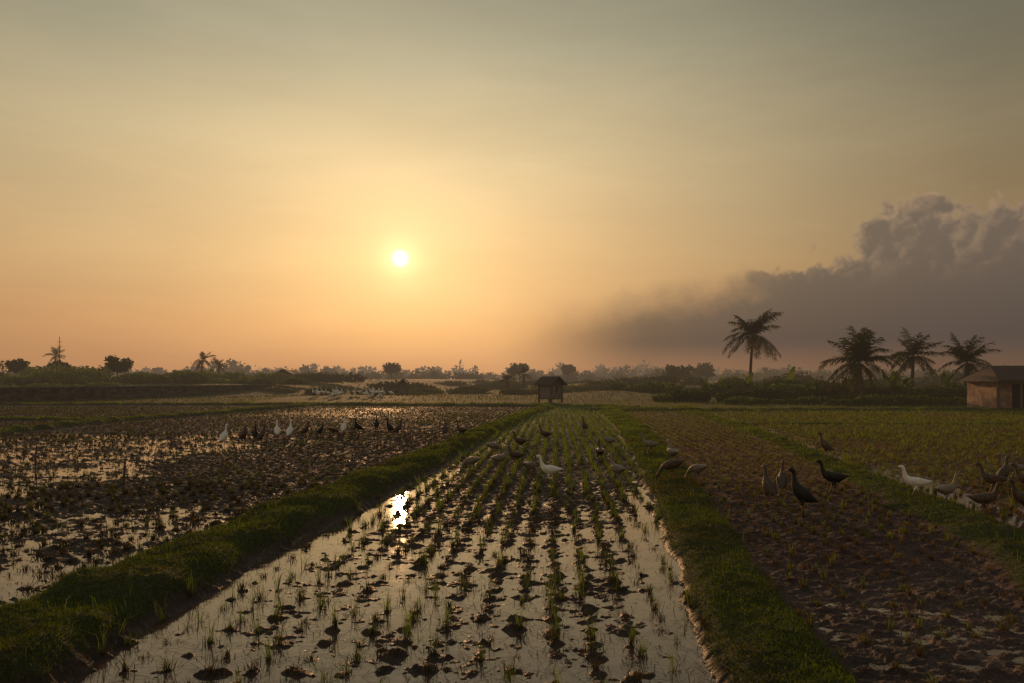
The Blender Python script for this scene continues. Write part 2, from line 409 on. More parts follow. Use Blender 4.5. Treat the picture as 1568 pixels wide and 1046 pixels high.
# ------------------------------------------------------------ leaf clouds
def leaf_cloud(ell,n,size,col,elong=1.6,droop=0.0,shell=.45):
    E=np.array(ell,float)
    vol=E[:,3]*E[:,4]*E[:,5]; idx=rng.choice(len(E),n,p=vol/vol.sum())
    d=rng.normal(0,1,(n,3)); d/=np.linalg.norm(d,axis=1)[:,None]
    r=(shell+(1-shell)*rng.uniform(0,1,n))[:,None]
    C=E[idx,:3]+d*r*E[idx,3:]*(1+.15*rng.normal(0,1,(n,1)))
    a=rng.normal(0,1,(n,3)); a[:,2]-=droop; a/=np.linalg.norm(a,axis=1)[:,None]
    b=np.cross(a,rng.normal(0,1,(n,3))); b/=np.linalg.norm(b,axis=1)[:,None]+1e-9
    s=size*rng.uniform(.5,1.3,(n,1))
    V=np.stack([C-a*s*elong/2,C+b*s/2,C+a*s*elong/2,C-b*s/2],1).reshape(-1,3)
    F=np.arange(4*n).reshape(n,4)
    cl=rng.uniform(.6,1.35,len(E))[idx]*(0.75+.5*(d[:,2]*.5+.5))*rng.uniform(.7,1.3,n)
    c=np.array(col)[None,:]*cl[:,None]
    return V,F,np.repeat(c,4,0)
def bush(name,x,y,w,d,h,n,size,col,mat,blobs=7):
    z=gz(x,y); ell=[]
    for i in range(blobs):
        hh=h*random.uniform(.35,1.0)
        ell.append((random.uniform(-.5,.5)*w,random.uniform(-.5,.5)*d,hh*.5,w/blobs*random.uniform(.9,2.0),d*.4*random.uniform(.5,1),hh*.5))
    V,F,C=leaf_cloud(ell,n,size,col); V[:,2]=np.abs(V[:,2])
    return new_obj(name,np_mesh(name,V,F,C,mat),(x,y,z-.05))
def tree(name,x,y,h,r,n=900,size=.35,col=(.05,.06,.02),mat=None):
    e=empty(name,(x,y,gz(x,y)-.05)); mb=MB()
    tx=random.uniform(-.2,.2)*h*.3
    mb.add(loft([(0,0,0,h*.035),(tx*.3,0,h*.25,h*.027),(tx,0,h*.6,h*.018),(tx*1.2,0,h*.85,h*.006)],8,sub=3))
    ell=[]
    for i in range(7):
        a=i*2.4; rr=r*random.uniform(.3,.75); zz=h*random.uniform(.5,.86)
        bx_,by_=tx+math.cos(a)*rr,math.sin(a)*rr
        mb.add(loft([(tx*.7,0,h*.4,h*.014),(tx+bx_*.5-tx*.5,by_*.5,(h*.4+zz)/2+.1,h*.009),(bx_,by_,zz,h*.003)],6,sub=2))
        q=r*random.uniform(.35,.6); ell.append((bx_,by_,zz,q,q,q*.7))
    new_obj('trunk',mb.mesh('trunk',[M_bark],True),parent=e)
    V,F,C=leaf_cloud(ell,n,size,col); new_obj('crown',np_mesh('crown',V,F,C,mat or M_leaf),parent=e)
    return e
def palm(name,x,y,h,R,nf=22,lean=.3,col=(.05,.058,.018),wd=1.0,mat=None,leafw=1.0):
    e=empty(name,(x,y,gz(x,y)-.1)); mb=MB(); h=h+.1
    path=[]
    for i in range(9):
        t=i/8; path.append((lean*t*t,0,h*t,(.16-.07*t+(.08 if i==0 else 0))*wd))
    mb.add(loft(path,9,sub=3)); new_obj('trunk',mb.mesh('trunk',[M_bark],True),parent=e)
    V=[];F=[];C=[]
    top=np.array([lean,0,h])
    for k in range(nf):
        az=k*2.399+random.uniform(-.35,.35); el=math.radians(random.uniform(-35,75))
        if k<3: el=math.radians(random.uniform(60,80))
        Ln=R*random.uniform(.7,1.15)*(.8 if k<3 else 1); st=12; p=top.copy(); d=np.array([math.cos(az)*math.cos(el),math.sin(az)*math.cos(el),math.sin(el)])
        pts=[p.copy()]; g=random.uniform(.045,.125)*(1.0+.4*math.cos(el)); tw=random.uniform(-.6,.6)
        for s in range(st):
            p=p+d*Ln/st; d=d+np.array([0,0,-g]); d/=np.linalg.norm(d); pts.append(p.copy())
        pts=np.array(pts); cf=random.uniform(.6,1.5); cc=np.array(col)*cf
        if el<-.3: cc=np.array([.09,.06,.028])*cf
        for i in range(st):
            t=(i+.5)/st
            T=pts[i+1]-pts[i]; T/=np.linalg.norm(T)
            S=np.cross(T,[0,0,1]); S/=np.linalg.norm(S)+1e-9; Up=np.cross(S,T)
            o=len(V); rw=.03*(1-t)+.008
            V+=[pts[i]-S*rw,pts[i]+S*rw,pts[i+1]+S*rw*.8,pts[i+1]-S*rw*.8]; F.append([o,o+1,o+2,o+3]); C+=[cc*.8]*4
            if t<.1: continue
            ll=R*.30*math.sin(math.pi*min(1,.15+t*.84))**.6
            for sub in (0,.33,.66):
                b=pts[i]+(pts[i+1]-pts[i])*sub
                for sg in(-1,1):
                    if random.random()<.12: continue
                    dr=S*sg*.75+T*.75+Up*(.1+tw*sg*.5)+np.array([0,0,-.4])*random.uniform(0,1.8); dr/=np.linalg.norm(dr)
                    l=ll*random.uniform(.55,1.2); ww=.044*R/2.2*leafw
                    m=b+dr*l*.5; tip=b+dr*l+np.array([0,0,-.2*l])
                    o=len(V); V+=[b-T*ww*.5,b+T*ww*.5,m+T*ww*.6,tip,m-T*ww*.6]
                    F+=[[o,o+1,o+2],[o,o+2,o+4],[o+4,o+2,o+3]]; C+=[cc]*5
    V=np.array(V);C=np.array(C)
    F3=[]
    for f in F: F3+= [f] if len(f)==3 else [[f[0],f[1],f[2]],[f[0],f[2],f[3]]]
    new_obj('fronds',np_mesh('fronds',V,np.array(F3),C,mat or M_leaf),parent=e)
    return e
palm('coconut_palm',20.9,60,5.6,3.1,32,.3,(.030,.032,.014))
palm('coconut_palm',23.0,45,2.75,2.7,34,-.1,(.045,.050,.018))
palm('coconut_palm',29.3,50,3.4,2.2,28,.1,(.032,.037,.015))
palm('coconut_palm',31.2,47,2.8,2.2,28,.1,(.032,.037,.015))
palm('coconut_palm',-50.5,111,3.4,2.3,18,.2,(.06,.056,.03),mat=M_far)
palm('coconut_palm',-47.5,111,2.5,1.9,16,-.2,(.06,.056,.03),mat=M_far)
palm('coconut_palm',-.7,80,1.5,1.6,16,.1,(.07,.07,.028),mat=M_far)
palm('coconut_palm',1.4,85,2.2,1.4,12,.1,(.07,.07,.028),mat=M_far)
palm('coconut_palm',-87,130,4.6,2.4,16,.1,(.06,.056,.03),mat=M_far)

def banana(x,y,h):
    e=empty('banana_plant',(x,y,gz(x,y)-.05)); mb=MB()
    mb.add(loft([(0,0,0,.10),(0,0,h*.45,.07),(.02,0,h*.6,.04)],8,sub=2)); new_obj('stem',mb.mesh('stem',[M_bark],True),parent=e)
    V=[];F=[];C=[]
    for k in range(9):
        az=k*2.4+random.uniform(-.3,.3); el=math.radians(random.uniform(35,80)); Ln=h*random.uniform(.5,.8)
        d=np.array([math.cos(az)*math.cos(el),math.sin(az)*math.cos(el),math.sin(el)]); p=np.array([0,0,h*.5]); cc=np.array([.085,.115,.027])*random.uniform(.6,1.4)
        o=len(V); st=9
        for s in range(st+1):
            t=s/st; S=np.cross(d,[0,0,1]); S/=np.linalg.norm(S)+1e-9
            w=Ln*.15*math.sin(math.pi*min(1,t*.97+.03))**.6*random.uniform(.8,1.05)
            V+=[p-S*w-np.array([0,0,w*.3]),p,p+S*w-np.array([0,0,w*.3])]; C+=[cc]*3
            p=p+d*Ln/st; d=d+np.array([0,0,-.17]); d/=np.linalg.norm(d)
        for s in range(st):
            a=o+s*3; F+=[[a,a+1,a+4,a+3],[a+1,a+2,a+5,a+4]]
    new_obj('leaves',np_mesh('leaves',np.array(V),np.array(F),np.array(C),M_leaf),parent=e)
for (x,y,h) in ((14.2,50,1.9),(16.5,52,1.8),(19.0,55,2.2),(21.5,53,2.4),(24.6,49,2.2),(26.2,47,2.0),(28.0,49,2.1),(11.9,52,1.3),(22.6,51,1.7),(17.8,49,1.5),(30.4,48,2.0)):
    banana(x,y,h)
for (x,y,w,d,h,n) in ((12.5,50,4,2,.9,1600),(16.5,50,5,3,1.2,2600),(20.5,50,5,3,1.5,3000),(24.5,48,5,3,1.4,3200),(28.5,47,5,3,1.45,3200),(33,47,6,3,1.7,3400),(25,43,8,1.5,.7,2600),(17,45,7,1.2,.5,1800),(38,52,8,4,2.6,3400),(21,64,7,3,2.0,2600),(30,66,10,3,2.2,2600),(13,70,8,3,1.3,1800)):
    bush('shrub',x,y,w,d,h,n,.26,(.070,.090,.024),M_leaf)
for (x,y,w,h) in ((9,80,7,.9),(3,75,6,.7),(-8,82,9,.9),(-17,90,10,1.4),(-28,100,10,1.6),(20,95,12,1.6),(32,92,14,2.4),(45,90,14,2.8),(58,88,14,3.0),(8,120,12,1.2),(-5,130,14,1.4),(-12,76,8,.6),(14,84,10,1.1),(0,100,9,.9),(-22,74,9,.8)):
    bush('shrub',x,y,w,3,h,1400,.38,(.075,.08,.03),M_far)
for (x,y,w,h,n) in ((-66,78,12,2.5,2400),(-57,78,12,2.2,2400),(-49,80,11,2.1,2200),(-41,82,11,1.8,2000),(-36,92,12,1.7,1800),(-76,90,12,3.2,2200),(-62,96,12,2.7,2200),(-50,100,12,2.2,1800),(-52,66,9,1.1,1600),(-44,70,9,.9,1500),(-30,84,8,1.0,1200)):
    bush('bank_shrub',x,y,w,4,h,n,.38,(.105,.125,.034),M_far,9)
tree('broadleaf_tree',-56,97,3.8,2.0,1000,.36,(.06,.062,.024))
tree('broadleaf_tree',-66,100,3.2,2.0,600,.36,(.07,.07,.028))
tree('broadleaf_tree',-74,102,3.5,2.0,500,.36,(.07,.07,.028))
tree('broadleaf_tree',-80,104,3.5,2.4,700,.36,(.07,.07,.028))
tree('broadleaf_tree',1.8,160,5.2,2.4,600,.55,(.07,.065,.035),M_far)
tree('broadleaf_tree',15.5,190,5.6,2.3,500,.6,(.07,.065,.035),M_far)
tree('broadleaf_tree',29,120,3.6,2.6,700,.5,(.07,.065,.03),M_far)
tree('broadleaf_tree',42,150,4.6,2.6,700,.5,(.07,.065,.03),M_far)
tree('broadleaf_tree',-30,170,4.4,2.6,600,.5,(.07,.065,.03),M_far)
parts=[]
for D,col,hh,n in((230,(.065,.062,.035),5.0,130),(330,(.075,.068,.045),7.6,150),(520,(.09,.08,.06),12.0,150)):  # farther layers get paler leaves: aerial haze put into the colour
    ell=[]
    for i in range(n):
        x=(i/(n-1)*2-1)*D*.95+random.uniform(-4,4); y=D+random.uniform(-20,20)
        hv=hh*(.55+.35*float(fbm(np.array([x*.02]),np.array([D*.1]),3,5)[0])+random.uniform(0,.35))
        if random.random()<.1: hv*=1.35
        zz=.9; ell.append((x,y,zz+hv*.45,D*.0135*random.uniform(.6,1.3),4,hv*.55))
        if random.random()<.5: ell.append((x+random.uniform(-3,3),y,zz+hv*.85,D*.006*random.uniform(.6,1.3),3,hv*.25))
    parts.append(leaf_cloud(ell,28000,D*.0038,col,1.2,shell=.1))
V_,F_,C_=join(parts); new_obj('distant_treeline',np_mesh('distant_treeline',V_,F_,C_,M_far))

# ------------------------------------------------------------ wall
def wall(ax,ay,bx,by,h):
    ln=math.hypot(bx-ax,by-ay); ang=math.atan2(by-ay,bx-ax); e=empty('concrete_wall',(ax,ay,0),ang)
    mb=MB(); mb.box((ln/2,0,h/2-.1),(ln,.18,h+.2)); new_obj('wall_body',mb.mesh('wall_body',[M_conc]),parent=e)
    mb=MB(); mb.box((ln/2,0,h+.042),(ln+.1,.28,.08)); new_obj('coping',mb.mesh('coping',[M_cope]),parent=e)
    mb=MB()
    i=0
    while i*3.0<ln: mb.box((i*3.0+.15,-.03,h/2-.08),(.26,.30,h+.16)); i+=1
    new_obj('pilasters',mb.mesh('pilasters',[M_conc]),parent=e)
wall(-40.5,33,-27.2,77,1.15)
# ------------------------------------------------------------ huts
def gable(mb,w,d,ze,zr,t,mi,ov=.25):
    hw=w/2+ov; hd=d/2+ov
    for s in(-1,1):
        vs=[(s*hw,-hd,ze),(s*hw,hd,ze),(s*.004,hd,zr),(s*.004,-hd,zr)]
        vs+=[(a,b,c+t) for a,b,c in vs]
        mb.add((vs,[[0,1,2,3],[4,5,6,7],[0,4,5,1],[1,5,6,2],[2,6,7,3],[3,7,4,0]]),mi)
def field_hut(x,y,w,d,zf,ze,zr,rot=.35):
    e=empty('field_hut',(x,y,gz(x,y)),rot)
    mb=MB()
    for a in(-1,1):
        for b in(-1,1): mb.box((a*w*.46,b*d*.46,ze/2+.02),(.10,.10,ze))
    mb.box((0,0,zf),(w*1.06,d*1.06,.07)); new_obj('posts_and_floor',mb.mesh('posts_and_floor',[M_wood]),parent=e)
    mb=MB(); wh=(ze-zf)*.98; k=6
    for i in range(k):
        px_=-w*.39+i*w*.78/(k-1); hh=wh*(.45 if i==3 else 1)
        mb.box((px_,-d*.40,zf+hh/2+.04),(w*.14,.03,hh),0)
        mb.box((px_,d*.40,zf+wh/2+.04),(w*.14,.03,wh),0)
    for s in(-1,1): mb.box((s*w*.44,0,zf+wh/2+.04),(.03,d*.74,wh),0)
    new_obj('board_walls',mb.mesh('board_walls',[M_board]),parent=e)
    mb=MB(); gable(mb,w,d,ze,zr,.07,0,.22)
    new_obj('thatched_roof',mb.mesh('thatched_roof',[M_thatch]),parent=e)
    mb=MB()
    for s in(-1,1): mb.add(([(-w/2,s*d*.45,ze),(w/2,s*d*.45,ze),(0,s*d*.45,zr-.03)],[[0,1,2]]))
    new_obj('gable_ends',mb.mesh('gable_ends',[M_wood]),parent=e)
field_hut(2.62,46.5,1.15,1.25,.30,1.2,1.75,.75)
field_hut(-11.2,70,.95,1.1,.3,1.3,1.75,.2)
field_hut(-36.0,108,2.4,2.0,.3,1.2,2.0,.1)
def house(x,y,w,d,h,zr):
    e=empty('brick_hut',(x,y,gz(x,y)-.05),-.12); mb=MB(); t=.14
    mb.box((-w/2+.35,-d/2,h/2),(.7,t,h)); mb.box((-w/2+1.9,-d/2,h/2),(.9,t,h)); mb.box((w/2-1.0,-d/2,h/2),(2.0,t,h))
    mb.box((0,-d/2,h-.122),(w,t-.02,.24)); mb.box((0,d/2,h/2),(w,t,h))
    for s in(-1,1): mb.box((s*(w/2-t/2),0,h/2),(t,d-t-.01,h))
    new_obj('walls',mb.mesh('walls',[M_plaster]),parent=e)
    mb=MB(); mb.box((-w/2+1.07,-d/2+.06,h*.42),(.74,.04,h*.84)); mb.box((-w/2+2.7,-d/2+.08,h*.45),(.72,.04,h*.9)); new_obj('door',mb.mesh('door',[M_dark]),parent=e)
    mb=MB()
    for px_ in(-w/2-.35,-w/2+.8,-w/2+2.35,w/2): mb.box((px_,-d/2-.7,h*.46),(.1,.1,h*.92))
    new_obj('porch_posts',mb.mesh('porch_posts',[M_wood]),parent=e)
    mb=MB(); hw=w/2+.5
    for s,ov in((-1,1.0),(1,.4)):
        vs=[(-hw,s*(d/2+ov),h-.12),(hw,s*(d/2+ov),h-.12),(hw-.9,s*.004,zr),(-hw+.9,s*.004,zr)]
        vs+=[(a,b,c+.08) for a,b,c in vs]; mb.add((vs,[[0,1,2,3],[4,5,6,7],[0,4,5,1],[1,5,6,2],[2,6,7,3],[3,7,4,0]]))
    for s in(-1,1): mb.add(([(s*hw,-d/2-1.0,h-.12),(s*hw,d/2+.4,h-.12),(s*(hw-.9),0,zr+.05)],[[0,1,2]]))
    new_obj('tiled_roof',mb.mesh('tiled_roof',[M_tile]),parent=e)
house(29.3,38.5,5.2,3.0,1.7,2.4)

e=empty('antenna_mast',(-85.5,129,gz(-85.5,129))); mb=MB()
mb.add(loft([(0,0,0,.10),(0,0,8.2,.05)],8))
for z_ in(5.5,6.4,7.2): mb.box((0,0,z_),(1.0,.06,.06))
new_obj('mast',mb.mesh('mast',[M_bark]),parent=e)
for x,y,h in((-6.2,10.9,.42),(-9.5,13.6,.40),(-12.1,25,.5),(-20,38,.7),(-24,36,.6)):
    mb=MB(); mb.add(loft([(0,0,-.1,.022),(.01,0,h*.5,.018),(.03,0,h,.014)],7,sub=2)); mb.add(loft([(.01,0,h*.55,.008),(.06,.02,h*.75,.005)],5))
    new_obj('wooden_stake',mb.mesh('wooden_stake',[M_bark],True),(x,y,gz(x,y)))

# ------------------------------------------------------------ ducks
def feather(name,c1,c2,belly):
    m,nt,out=mat_new(name); L=nt.links.new
    tc=N(nt,'ShaderNodeTexCoord'); vo=N(nt,'ShaderNodeTexVoronoi'); vo.inputs['Scale'].default_value=42
    mp=N(nt,'ShaderNodeMapping'); mp.inputs['Scale'].default_value=(.6,1.2,1); L(tc.outputs['Object'],mp.inputs[0]); L(mp.outputs[0],vo.inputs['Vector'])
    r=N(nt,'ShaderNodeValToRGB'); r.color_ramp.elements[0].color=(*c1,1); r.color_ramp.elements[1].color=(*c2,1); r.color_ramp.elements[1].position=.7
    L(vo.outputs['Distance'],r.inputs[0])
    no=N(nt,'ShaderNodeTexNoise'); no.inputs['Scale'].default_value=7; L(tc.outputs['Object'],no.inputs['Vector'])
    mx=N(nt,'ShaderNodeMixRGB'); mx.inputs[2].default_value=(*belly,1)
    mr=N(nt,'ShaderNodeMapRange'); mr.inputs['From Min'].default_value=.5; mr.inputs['From Max'].default_value=.62; mr.inputs['To Max'].default_value=.7
    L(no.outputs['Fac'],mr.inputs['Value']); L(mr.outputs[0],mx.inputs[0]); L(r.outputs[0],mx.inputs[1])
    b=N(nt,'ShaderNodeBump'); b.inputs['Strength'].default_value=.4; b.inputs['Distance'].default_value=.004; L(vo.outputs['Distance'],b.inputs['Height'])
    p=N(nt,'ShaderNodeBsdfPrincipled'); p.inputs['Roughness'].default_value=.65; L(mx.outputs[0],p.inputs['Base Color']); L(b.outputs[0],p.inputs['Normal']); L(p.outputs[0],out.inputs[0])
    return m
FE={'black':feather('black_feathers',(.010,.010,.010),(.025,.022,.02),(.015,.018,.014)),
    'brown':feather('brown_feathers',(.035,.024,.017),(.12,.085,.06),(.08,.055,.04)),
    'grey':feather('grey_feathers',(.13,.11,.09),(.29,.25,.21),(.24,.20,.16)),
    'white':feather('white_feathers',(.74,.72,.68),(.88,.86,.83),(.80,.77,.72))}
M_bill=mat_basic('bill',(.10,.06,.02),(.20,.12,.03),30,.45)
M_leg=mat_basic('webbed_feet',(.16,.07,.02),(.26,.11,.03),30,.5)
M_eye=mat_basic('eye',(.005,.005,.005),(.01,.01,.01),5,.1,0)
POSE={
'upright':([(-.205,.150,.006,.004),(-.17,.165,.030,.015),(-.115,.195,.060,.050),(-.045,.235,.080,.082),(.015,.285,.080,.082),(.058,.345,.060,.060),(.078,.400,.036,.038),(.085,.450,.026,.027),(.090,.500,.023,.024),(.097,.530,.025,.028),(.115,.552,.028,.030),(.138,.552,.024,.024),(.156,.546,.012,.012)],
   [(.148,.548,.013,.011),(.175,.538,.013,.006),(.205,.526,.015,.005),(.215,.522,.008,.003)],(.13,.558),[(.045,.062,.315,.02,.03),(-.02,.080,.262,.014,.055),(-.10,.062,.205,.011,.040),(-.185,.02,.168,.004,.010)],(.03,-.04)),
'walk':([(-.245,.275,.006,.004),(-.20,.268,.034,.014),(-.14,.258,.065,.045),(-.06,.245,.086,.076),(.03,.252,.087,.080),(.10,.285,.062,.060),(.140,.335,.038,.038),(.158,.39,.026,.027),(.168,.435,.023,.024),(.180,.468,.026,.029),(.200,.484,.028,.030),(.224,.482,.024,.024),(.242,.476,.012,.012)],
   [(.234,.478,.013,.011),(.262,.469,.013,.006),(.292,.459,.015,.005),(.302,.455,.008,.003)],(.216,.49),[(.07,.072,.285,.02,.03),(-.02,.088,.268,.014,.052),(-.12,.066,.262,.011,.036),(-.22,.02,.272,.004,.010)],(.075,-.075)),
'forage':([(-.235,.325,.006,.004),(-.19,.308,.034,.014),(-.13,.285,.065,.045),(-.05,.258,.086,.078),(.04,.240,.084,.078),(.11,.222,.056,.056),(.160,.190,.036,.036),(.195,.148,.026,.027),(.215,.105,.024,.025),(.232,.075,.027,.030),(.246,.055,.026,.028),(.258,.036,.018,.018),(.264,.024,.010,.010)],
   [(.258,.036,.013,.012),(.268,.012,.013,.006),(.280,-.008,.014,.004)],(.250,.066),[(.07,.070,.262,.02,.03),(-.02,.088,.272,.014,.052),(-.12,.066,.290,.011,.036),(-.21,.02,.312,.004,.010)],(.05,-.05))}
cache={}
def duck_mesh(pose,color):
    if (pose,color) in cache: return cache[(pose,color)]
    body,bill,eye,wing,step=POSE[pose]; mb=MB()
    mb.add(loft([(x,0,z,rs,ru) for x,z,rs,ru in body],16,sub=4),0)
    mb.add(loft([(x,0,z,rs,ru) for x,z,rs,ru in bill],10,sub=3),1)
    for s in(-1,1):
        mb.add(loft([(x,s*y,z,rs,ru) for x,y,z,rs,ru in wing],10,sub=4),0)
        mb.add(loft([(eye[0],s*.018,eye[1],.002),(eye[0],s*.024,eye[1],.0055),(eye[0],s*.030,eye[1],.002)],8,sub=2),3)
        fx=step[0] if s>0 else step[1]
        mb.add(loft([(-.015,s*.040,.225,.034),(-.010+fx*.2,s*.040,.165,.024),(-.012+fx*.5,s*.040,.120,.011)],8,sub=3),0)
        mb.add(loft([(-.012+fx*.5,s*.040,.125,.010),(-.016+fx*.8,s*.040,.06,.0075),(fx,s*.040,.012,.008)],8,sub=2),2)
        a=(fx-.01,s*.040,.014); toes=[(fx+.060,s*.040+.032,.004),(fx+.075,s*.040,.004),(fx+.060,s*.040-.032,.004)]
        mb.add(([a,toes[0],toes[1],toes[2],(fx-.012,s*.04,.002)],[[0,1,2],[0,2,3],[4,2,1],[4,3,2]]),2)
        for tt in toes: mb.add(loft([(*a,.006),(*tt,.003)],6),2)
    me=mb.mesh('duck_'+pose+'_'+color,[FE[color],M_bill,M_leg,M_eye],True); cache[(pose,color)]=me; return me
D=[(3.54,8.35,176,'black','upright',1.0),(3.42,9.1,100,'brown','upright',.88),(3.86,9.75,65,'brown','upright',.86),(4.68,9.95,165,'black','walk',.95),
(6.65,14.5,150,'brown','upright',.9),(5.5,9.3,160,'white','walk',.85),(6.05,9.5,10,'grey','walk',.85),(6.05,8.75,-20,'brown','walk',.85),(7.05,10.0,150,'brown','walk',.9),
(8.3,11.3,160,'grey','walk',.9),(6.45,8.6,-170,'brown','walk',.95),(7.7,10.7,20,'brown','upright',.85),(7.5,9.9,140,'brown','walk',.9),
(2.55,10.9,180,'brown','forage',.95),(2.98,11.0,130,'grey','forage',.9),(3.1,13.2,100,'grey','walk',.9),(2.95,14.6,160,'grey','walk',.9),
(.62,11.2,165,'white','walk',.92),(1.74,11.3,120,'grey','walk',.9),(1.8,14.0,90,'brown','walk',.9),(2.35,16.6,150,'grey','walk',.9),(2.3,21.7,120,'brown','upright',.9),
(-.72,12.1,150,'grey','forage',.9),(-1.3,17.6,140,'brown','walk',.9),(-.23,12.8,30,'grey','walk',.9),(.08,13.5,160,'brown','walk',.85),(.31,11.8,60,'grey','forage',.9),(-2.0,20.4,100,'brown','upright',.9),
(.2,16.5,160,'brown','walk',.9),(-.4,15.2,20,'grey','forage',.9),(.9,18.5,150,'brown','walk',.9),
(-7.55,17.9,80,'white','upright',1.0),(-7.2,18.3,-30,'brown','upright',.9),(-7.0,18.6,100,'black','upright',.85),(-6.75,18.4,60,'brown','upright',.9),
(-6.85,19.9,110,'white','upright',.95),(-6.38,19.6,90,'white','upright',1.0),(-6.05,20.0,-10,'brown','upright',.85),(-5.75,20.5,45,'black','upright',.75),(-5.15,20.9,90,'white','upright',.95),
(-4.95,21.3,-60,'grey','upright',.8),(-4.8,21.3,200,'black','upright',.85),(-4.4,22.2,100,'black','upright',.9),(-3.75,20.9,160,'black','upright',.9),(-3.4,20.4,30,'brown','upright',.95),(-5.4,20.6,10,'brown','forage',.85)]
for x,y,a,c,p_,s in D:
    z=max(gz(x,y),-.03); new_obj('duck',duck_mesh(p_,c),(x,y,z-.004),None,math.radians(a),s)
for i in range(34):
    x=random.uniform(-17.0,-10.4); y=random.uniform(54,62); c=random.choice(['white','white','white','white','grey']); p_=random.choice(['walk','walk','upright','forage'])
    new_obj('duck',duck_mesh(p_,c),(x,y,gz(x,y)),None,random.uniform(0,6.28),1.3)

# ------------------------------------------------------------ sun + sky
az=math.radians(-9.3); el=math.radians(10.0)
sd=Vector((math.sin(az)*math.cos(el),math.cos(az)*math.cos(el),math.sin(el)))
sl=bpy.data.lights.new('sun','SUN'); sl.energy=2.0; sl.angle=math.radians(.6); sl.color=(1,.52,.22)
so=bpy.data.objects.new('sun',sl); scene.collection.objects.link(so); so.rotation_euler=(-sd).to_track_quat('-Z','Y').to_euler(); so.location=(0,0,30)
w=bpy.data.worlds.new('World'); scene.world=w; w.use_nodes=True; nt=w.node_tree; nt.nodes.clear(); L=nt.links.new
def M(op,a,b=None,c=None,clamp=False):
    n=nt.nodes.new('ShaderNodeMath'); n.operation=op; n.use_clamp=clamp
    for i,q in enumerate((a,b,c)):
        if q is None: continue
        if isinstance(q,(int,float)): n.inputs[i].default_value=q
        else: L(q,n.inputs[i])
    return n.outputs[0]
def MR(v,a,b,c,d,smooth=True):
    n=nt.nodes.new('ShaderNodeMapRange'); n.interpolation_type='SMOOTHSTEP' if smooth else 'LINEAR'
    L(v,n.inputs['Value'])
    for k_,q in(('From Min',a),('From Max',b),('To Min',c),('To Max',d)): n.inputs[k_].default_value=q
    return n.outputs[0]
def ramp(v,stops,interp='EASE'):
    n=nt.nodes.new('ShaderNodeValToRGB'); cr=n.color_ramp; cr.interpolation=interp
    while len(cr.elements)<len(stops): cr.elements.new(.5)
    for e_,(p_,c) in zip(cr.elements,stops):
        e_.position=p_; e_.color=(*c,1) if isinstance(c,tuple) else (c,c,c,1)
    L(v,n.inputs[0]); return n.outputs[0]
def mix(f,a,b,mode='MIX'):
    n=nt.nodes.new('ShaderNodeMixRGB'); n.blend_type=mode
    for i,q in enumerate((f,a,b)):
        if isinstance(q,(int,float)): n.inputs[i].default_value=q if i==0 else (q,q,q,1)
        elif isinstance(q,tuple): n.inputs[i].default_value=(*q,1)
        else: L(q,n.inputs[i])
    return n.outputs[0]
tc=nt.nodes.new('ShaderNodeTexCoord'); sx_=nt.nodes.new('ShaderNodeSeparateXYZ'); L(tc.outputs['Generated'],sx_.inputs[0])
x_,y_,z_=sx_.outputs
DEG=180/math.pi
EL=M('MULTIPLY',M('ARCSINE',z_),DEG); AZ=M('MULTIPLY',M('ARCTAN2',x_,y_),DEG)
dp=nt.nodes.new('ShaderNodeVectorMath'); dp.operation='DOT_PRODUCT'; L(tc.outputs['Generated'],dp.inputs[0]); dp.inputs[1].default_value=sd
AN=M('MULTIPLY',M('ARCCOSINE',M('MINIMUM',dp.outputs['Value'],1.0)),DEG)
cb=nt.nodes.new('ShaderNodeCombineXYZ'); L(AZ,cb.inputs[0]); L(EL,cb.inputs[1])
def noise(scale,detail,stretch=(1,1,1),rough=.5):
    mp=nt.nodes.new('ShaderNodeMapping'); mp.inputs['Scale'].default_value=stretch; L(cb.outputs[0],mp.inputs[0])
    n=nt.nodes.new('ShaderNodeTexNoise'); n.noise_dimensions='2D'; n.inputs['Scale'].default_value=scale; n.inputs['Detail'].default_value=detail; n.inputs['Roughness'].default_value=rough
    L(mp.outputs[0],n.inputs['Vector']); return n.outputs['Fac']
# billowing density: warped multi-scale cells (cauliflower lobes)
wn=nt.nodes.new('ShaderNodeTexNoise'); wn.noise_dimensions='2D'; wn.inputs['Scale'].default_value=.5; wn.inputs['Detail'].default_value=3; L(cb.outputs[0],wn.inputs['Vector'])
def billow(dx,dy):
    ad=nt.nodes.new('ShaderNodeVectorMath'); ad.operation='ADD'; L(cb.outputs[0],ad.inputs[0]); ad.inputs[1].default_value=(dx,dy,0)
    wv=nt.nodes.new('ShaderNodeVectorMath'); wv.operation='MULTIPLY_ADD'; L(wn.outputs['Color'],wv.inputs[0]); wv.inputs[1].default_value=(1.6,1.6,0); L(ad.outputs[0],wv.inputs[2])
    tot=None
    for sc0,wt,ft in((.30,1.0,'SMOOTH_F1'),(.75,.45,'F1'),(1.8,.2,'F1')):
        v=nt.nodes.new('ShaderNodeTexVoronoi'); v.voronoi_dimensions='2D'; v.feature=ft; v.inputs['Scale'].default_value=sc0
        if ft=='SMOOTH_F1': v.inputs['Smoothness'].default_value=.3
        L(wv.outputs[0],v.inputs['Vector'])
        t=M('MULTIPLY',M('SUBTRACT',.55,v.outputs['Distance']),wt)
        tot=t if tot is None else M('ADD',tot,t)
    return tot
B0=billow(0,0); B1=billow(-.45,.28)
wisps=noise(.05,4,(.7,1.5,1)); streak=noise(.10,5,(.35,1.8,1),.6)
ELw=M('ADD',EL,M('MULTIPLY',M('SUBTRACT',wisps,.5),4.5))
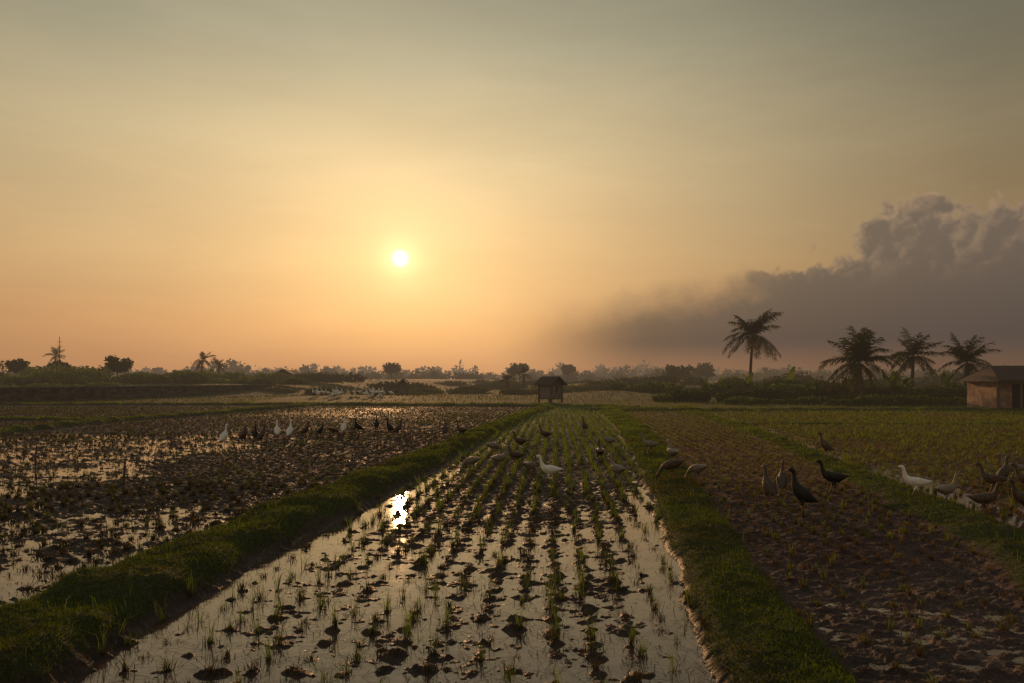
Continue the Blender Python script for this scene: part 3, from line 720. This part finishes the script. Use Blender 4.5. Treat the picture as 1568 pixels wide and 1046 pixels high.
g=ramp(M('DIVIDE',ELw,90.0,clamp=True),[(0,(.54,.265,.125)),(.05,(.61,.325,.145)),(.11,(.64,.41,.195)),(.19,(.595,.46,.258)),(.28,(.395,.36,.24)),(.36,(.25,.242,.178)),(.65,(.26,.28,.28)),(1,(.28,.31,.33))],'LINEAR')
fall=ramp(M('DIVIDE',AN,180.0),[(0,1.06),(.08,1.0),(.16,.82),(.24,.53),(.30,.42),(.45,.58),(.7,.72),(1,.72)],'LINEAR')  # wide angles, out of view, raised as added fill for camera-facing sides
side=MR(AZ,2,36,1.0,.76); fall=M('MULTIPLY',fall,side)
base_=mix(1.0,g,fall,'MULTIPLY')
base_=mix(1.0,base_,MR(streak,.3,.7,.96,1.05),'MULTIPLY')
q=lambda d:(d+45)/90
edge=M('MULTIPLY',ramp(M('DIVIDE',M('ADD',AZ,45.0),90.0,clamp=True),[(0,0.0),(q(-4),.10),(q(3),.30),(q(12),.36),(q(20),.40),(q(24),.44),(q(27),.50),(q(28.5),.60),(q(31),.60),(q(34),.62),(q(45),.58)],'LINEAR'),20.0)
pn=noise(.5,7,(1,1.15,1),.62)
puffk=MR(AZ,14,24,0.25,1.0)
edge=M('ADD',edge,M('MULTIPLY',M('ADD',M('MULTIPLY',B0,3.0),M('MULTIPLY',M('SUBTRACT',pn,.5),2.4)),puffk))
dep=M('SUBTRACT',edge,EL)
soft=MR(dep,-1.2,3.0,0,1); sharp=MR(dep,-.15,.75,0,1)
mk=M('ADD',M('MULTIPLY',soft,MR(AZ,17,23,1,0)),M('MULTIPLY',sharp,MR(AZ,17,23,0,1)))
mk=M('MULTIPLY',mk,MR(AZ,-3,12,0,.96)); mk=M('MULTIPLY',mk,MR(EL,.5,3.4,.45,1.0))
relief=MR(M('SUBTRACT',B0,B1),-.10,.40,0,1)
rim=MR(dep,.0,1.4,1.0,0)
up_=M('MULTIPLY',MR(EL,6.5,10.0,0,1),MR(AZ,20,25,0,1))
litf=M('MULTIPLY',M('ADD',M('MULTIPLY',rim,.62),M('MULTIPLY',relief,.38)),up_,clamp=True)
cc=mix(litf,mix(MR(EL,3,12,0,1),(.088,.068,.060),(.142,.105,.080)),(.40,.26,.155))
skyc=mix(mk,base_,cc)
glow=M('ADD',M('MULTIPLY',M('POWER',2.718,M('MULTIPLY',AN,-1.0)),.90),M('MULTIPLY',M('POWER',2.718,M('MULTIPLY',AN,-.19)),.13))
skyc=mix(1.0,skyc,mix(1.0,(1.0,.68,.34),glow,'MULTIPLY'),'ADD')
disc=M('MULTIPLY',M('POWER',2.718,M('MULTIPLY',M('MULTIPLY',AN,AN),-6.5)),6.0)
skyc=mix(1.0,skyc,mix(1.0,(1.0,.82,.55),disc,'MULTIPLY'),'ADD')
skyc=mix(MR(EL,-4,-.2,1,0),skyc,(.06,.05,.035))
bg=nt.nodes.new('ShaderNodeBackground'); L(skyc,bg.inputs[0]); bg.inputs[1].default_value=1.0
sk=nt.nodes.new('ShaderNodeTexSky'); sk.sky_type='NISHITA'; sk.sun_disc=False; sk.sun_elevation=el; sk.sun_rotation=az; sk.dust_density=6; sk.air_density=1.5
bg2=nt.nodes.new('ShaderNodeBackground'); L(sk.outputs[0],bg2.inputs[0]); bg2.inputs[1].default_value=.006
ad=nt.nodes.new('ShaderNodeAddShader'); L(bg.outputs[0],ad.inputs[0]); L(bg2.outputs[0],ad.inputs[1])
wo=nt.nodes.new('ShaderNodeOutputWorld'); L(ad.outputs[0],wo.inputs[0])

# ------------------------------------------------------------ camera
cam=bpy.data.cameras.new('camera'); co=bpy.data.objects.new('camera',cam); scene.collection.objects.link(co)
co.location=(0,0,1.7); co.rotation_euler=(math.radians(90),0,0); cam.lens=24; cam.sensor_width=36; cam.shift_y=.038
cam.clip_start=.05; cam.clip_end=9000; scene.camera=co
